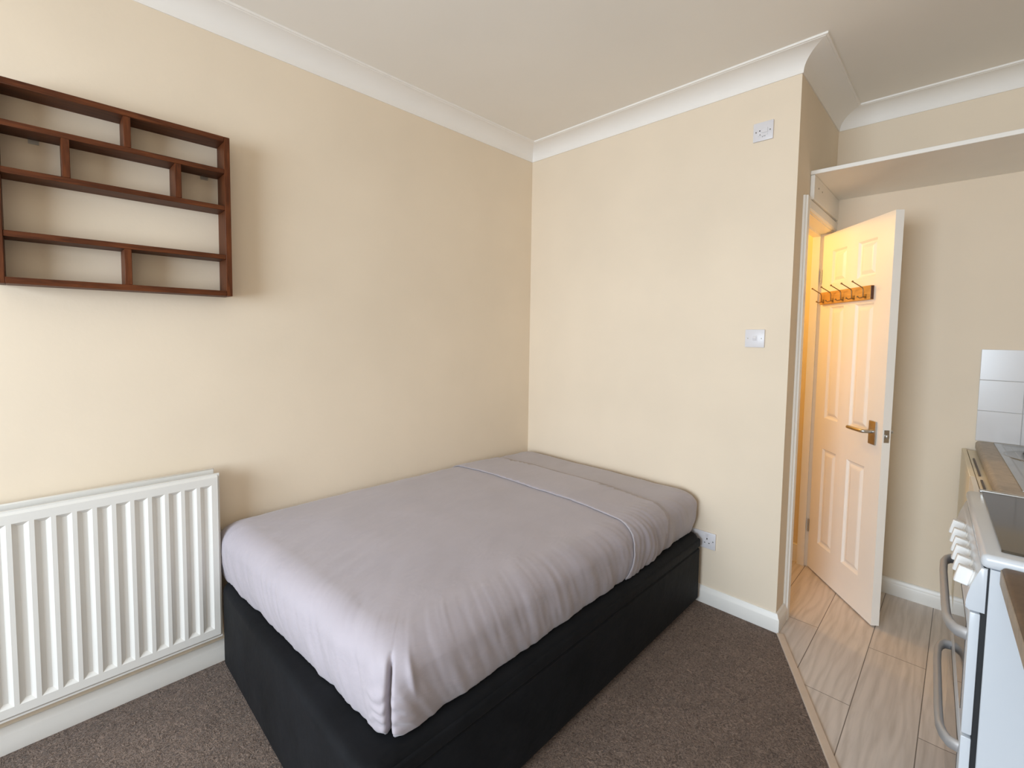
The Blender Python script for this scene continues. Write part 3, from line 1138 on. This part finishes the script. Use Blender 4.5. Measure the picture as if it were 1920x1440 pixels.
# hob top with rounded rim
bm = bmesh.new()
bm_box(bm, -0.080, 0.55, CY0 - 0.004, CY1 + 0.004, 0.8855, 0.918)
bevel(bm, 0.012, 4)
obj('hob_top', bm, 'enamel', ck, autosmooth=50)
bm = bmesh.new()
bm_box(bm, -0.046, 0.52, CY0 + 0.038, CY1 - 0.004, 0.9185, 0.9245)
bevel(bm, 0.0035, 2, [e for e in bm.edges if abs(e.verts[0].co.z - e.verts[1].co.z) > 0.001])
lid = obj('glass_lid', bm, 'glass_dark', ck)
bm = bmesh.new()
bm_box(bm, -0.052, 0.52, CY1 - 0.010, CY1 + 0.002, 0.919, 0.928)
bevel(bm, 0.002, 1)
obj('lid_trim', bm, 'steel', lid)
bm = bmesh.new()
bm_tube(bm, [(0.0, CY0 + 0.030, 0.921), (0.018, CY0 + 0.026, 0.923), (0.14, CY0 + 0.028, 0.923)], 0.004, 8)
obj('lid_hinge', bm, 'gap_hinge', lid)
# control panel: slanted and curved
cp = []
for i in range(11):
    t_ = i / 10
    cp.append((-0.078 - 0.022 * math.sin(t_ * PI / 2) , 0.884 - 0.100 * t_))
cp = [(-0.067, 0.884)] + cp + [(-0.094, 0.779), (-0.067, 0.779)]
bm = bmesh.new()
bm_prism(bm, cp, 'y', CY0, CY1)
bevel(bm, 0.004, 2, [e for e in bm.edges if abs(e.verts[0].co.y - e.verts[1].co.y) < 1e-6])
cpn = obj('control_panel', bm, 'enamel', ck, autosmooth=40)
for ky_ in (1.365, 1.447, 1.524, 1.590, 1.664, 1.735):
    bm = bmesh.new()
    # lobe grip on a round skirt, axis pointing out and slightly up
    z0_ = 0.842
    bmesh.ops.create_cone(bm, cap_ends=True, segments=24, radius1=0.021, radius2=0.0185, depth=0.012,
                          matrix=Matrix.Rotation(-PI / 2, 4, 'Y') @ Matrix.Translation((0, 0, 0.006)))
    vs = bm_box(bm, -0.036, -0.010, -0.0095, 0.0095, -0.0205, 0.0205)
    bevel(bm, 0.002, 1)
    bmesh.ops.transform(bm, verts=bm.verts, matrix=Matrix.Translation((-0.082, -ky_, z0_)) @ Matrix.Rotation(math.radians(12), 4, 'Y'))
    obj('knob', bm, 'knob', ck, autosmooth=40)


def oven_door(z0, z1, hz, hya, hyb):
    bm = bmesh.new()
    bm_box(bm, -0.092, -0.074, CY0, CY1, z0, z1)
    bevel(bm, 0.003, 2)
    d_ = obj('oven_door', bm, 'enamel', ck, autosmooth=40)
    box('door_glass', (-0.0935, -0.091, CY0 + 0.045, CY1 - 0.045, z0 + 0.03, z1 - 0.05), 'ovenglass', d_)
    bm = bmesh.new()
    X0, X1 = -0.090, -0.124
    P_ = [(X0, hya, hz), (X0 - 0.018, hya + 0.006, hz), (X1 + 0.006, hya + 0.026, hz), (X1, hya + 0.055, hz)]
    P_ += [(X1 - 0.002, hya + (hyb - hya) * t_, hz) for t_ in (0.25, 0.5, 0.75)]
    P_ += [(X1, hyb - 0.055, hz), (X1 + 0.006, hyb - 0.026, hz), (X0 - 0.018, hyb - 0.006, hz), (X0, hyb, hz)]
    # flat oval bar
    bm_tube(bm, P_, 0.0090, 14)
    for v_ in bm.verts:
        v_.co.z = hz + (v_.co.z - hz) * 1.65
    obj('handle', bm, 'silver', d_, autosmooth=60)
    return d_


oven_door(0.485, 0.776, 0.708, CY0 + 0.03, CY1 - 0.07)
oven_door(0.090, 0.478, 0.428, CY0 + 0.03, CY1 - 0.07)
for fx in (-0.03, 0.48):
    for fy in (CY0 + 0.04, CY1 - 0.04):
        bm = bmesh.new()
        bm_tube(bm, [(fx, fy, 0), (fx, fy, 0.022)], 0.018, 12)
        obj('foot', bm, 'foot', ck, autosmooth=50)
bm = bmesh.new()
for (qx, qy, rot_) in ((0.035, 0.365, 0.3), (0.043, 0.372, -0.2), (0.030, 0.345, 0.1)):
    mt = Matrix.Translation((qx, CY0 - 0.0004, qy)) @ Matrix.Rotation(rot_, 4, 'Y')
    vs = bm_box(bm, -0.006, 0.006, -0.0003, 0.0003, -0.0012, 0.0012)
    bmesh.ops.transform(bm, verts=vs, matrix=mt)
obj('scuff_mark', bm, 'dark', ck)

# near worktop
wn = kthing('worktop', 'dark brown stone-effect worktop in the foreground, beyond the cooker', 'worktop', 0, 1.772, 0.86)
wn['label'] = 'dark brown stone-effect worktop in the near right corner, beside the cooker'
bm = bmesh.new()
prof2 = [(0.60, 0.0), (0.60, 0.040)]
for i in range(7):
    a = PI / 2 + i / 6 * PI / 2
    prof2.append((-0.040 + 0.008 * math.cos(a) , 0.032 + 0.008 * math.sin(a)))
prof2 += [(-0.048, 0.004), (-0.044, 0.0)]
bm_prism(bm, prof2, 'y', -1.60, -0.006)
o = obj('worktop_slab', bm, 'top_brown', wn, autosmooth=35)
bm = bmesh.new()
bm_box(bm, -0.0495, -0.0478, -1.60, -0.006, 0.002, 0.034)
obj('edge_strip', bm, 'top_edge', wn)
kb = kthing('base_cabinet', 'white kitchen base unit under the brown worktop', 'cabinet', 0.22, 1.95)
box('body', (0.0, 0.36, -1.40, 0, 0.0, 0.858), 'unitwhite', kb)

# ------------------------------------------------------------------ hallway ceiling lamp
lampt = thing('pendant_light', 'hallway pendant light glowing warm yellow beyond the doorway', 'pendant light', (0.98, 0.48, H))
bm = bmesh.new()
bm_tube(bm, [(0, 0, 0), (0, 0, -0.025)], 0.045, 24)
obj('ceiling_rose', bm, 'gloss', lampt, autosmooth=50)
bm = bmesh.new()
bm_tube(bm, [(0, 0, -0.025), (0, 0, -0.50)], 0.004, 8)
obj('cord', bm, 'gloss', lampt, smooth=True)
bm = bmesh.new()
bm_tube(bm, [(0, 0, -0.49), (0, 0, -0.54)], [0.016, 0.02], 16)
obj('bulb_holder', bm, 'gloss', lampt, autosmooth=50)
gm = new_mat('glowing_bulb_glass', (1, 0.85, 0.6), 0.5)
gm.node_tree.nodes['Principled BSDF'].inputs['Emission Color'].default_value = (1.0, 0.66, 0.25, 1)
gm.node_tree.nodes['Principled BSDF'].inputs['Emission Strength'].default_value = 6.0
bm = bmesh.new()
bmesh.ops.create_uvsphere(bm, u_segments=20, v_segments=12, radius=0.035, matrix=Matrix.Translation((0, 0, -0.572)))
obj('bulb', bm, gm, lampt, smooth=True)
pl = bpy.data.lights.new('hallway_bulb', 'POINT')
pl.energy = 13
pl.color = (1.0, 0.65, 0.20)
pl.shadow_soft_size = 0.05
po = bpy.data.objects.new('hallway_bulb', pl)
COL.objects.link(po)
po.location = (0.98, 0.48, 2.00)
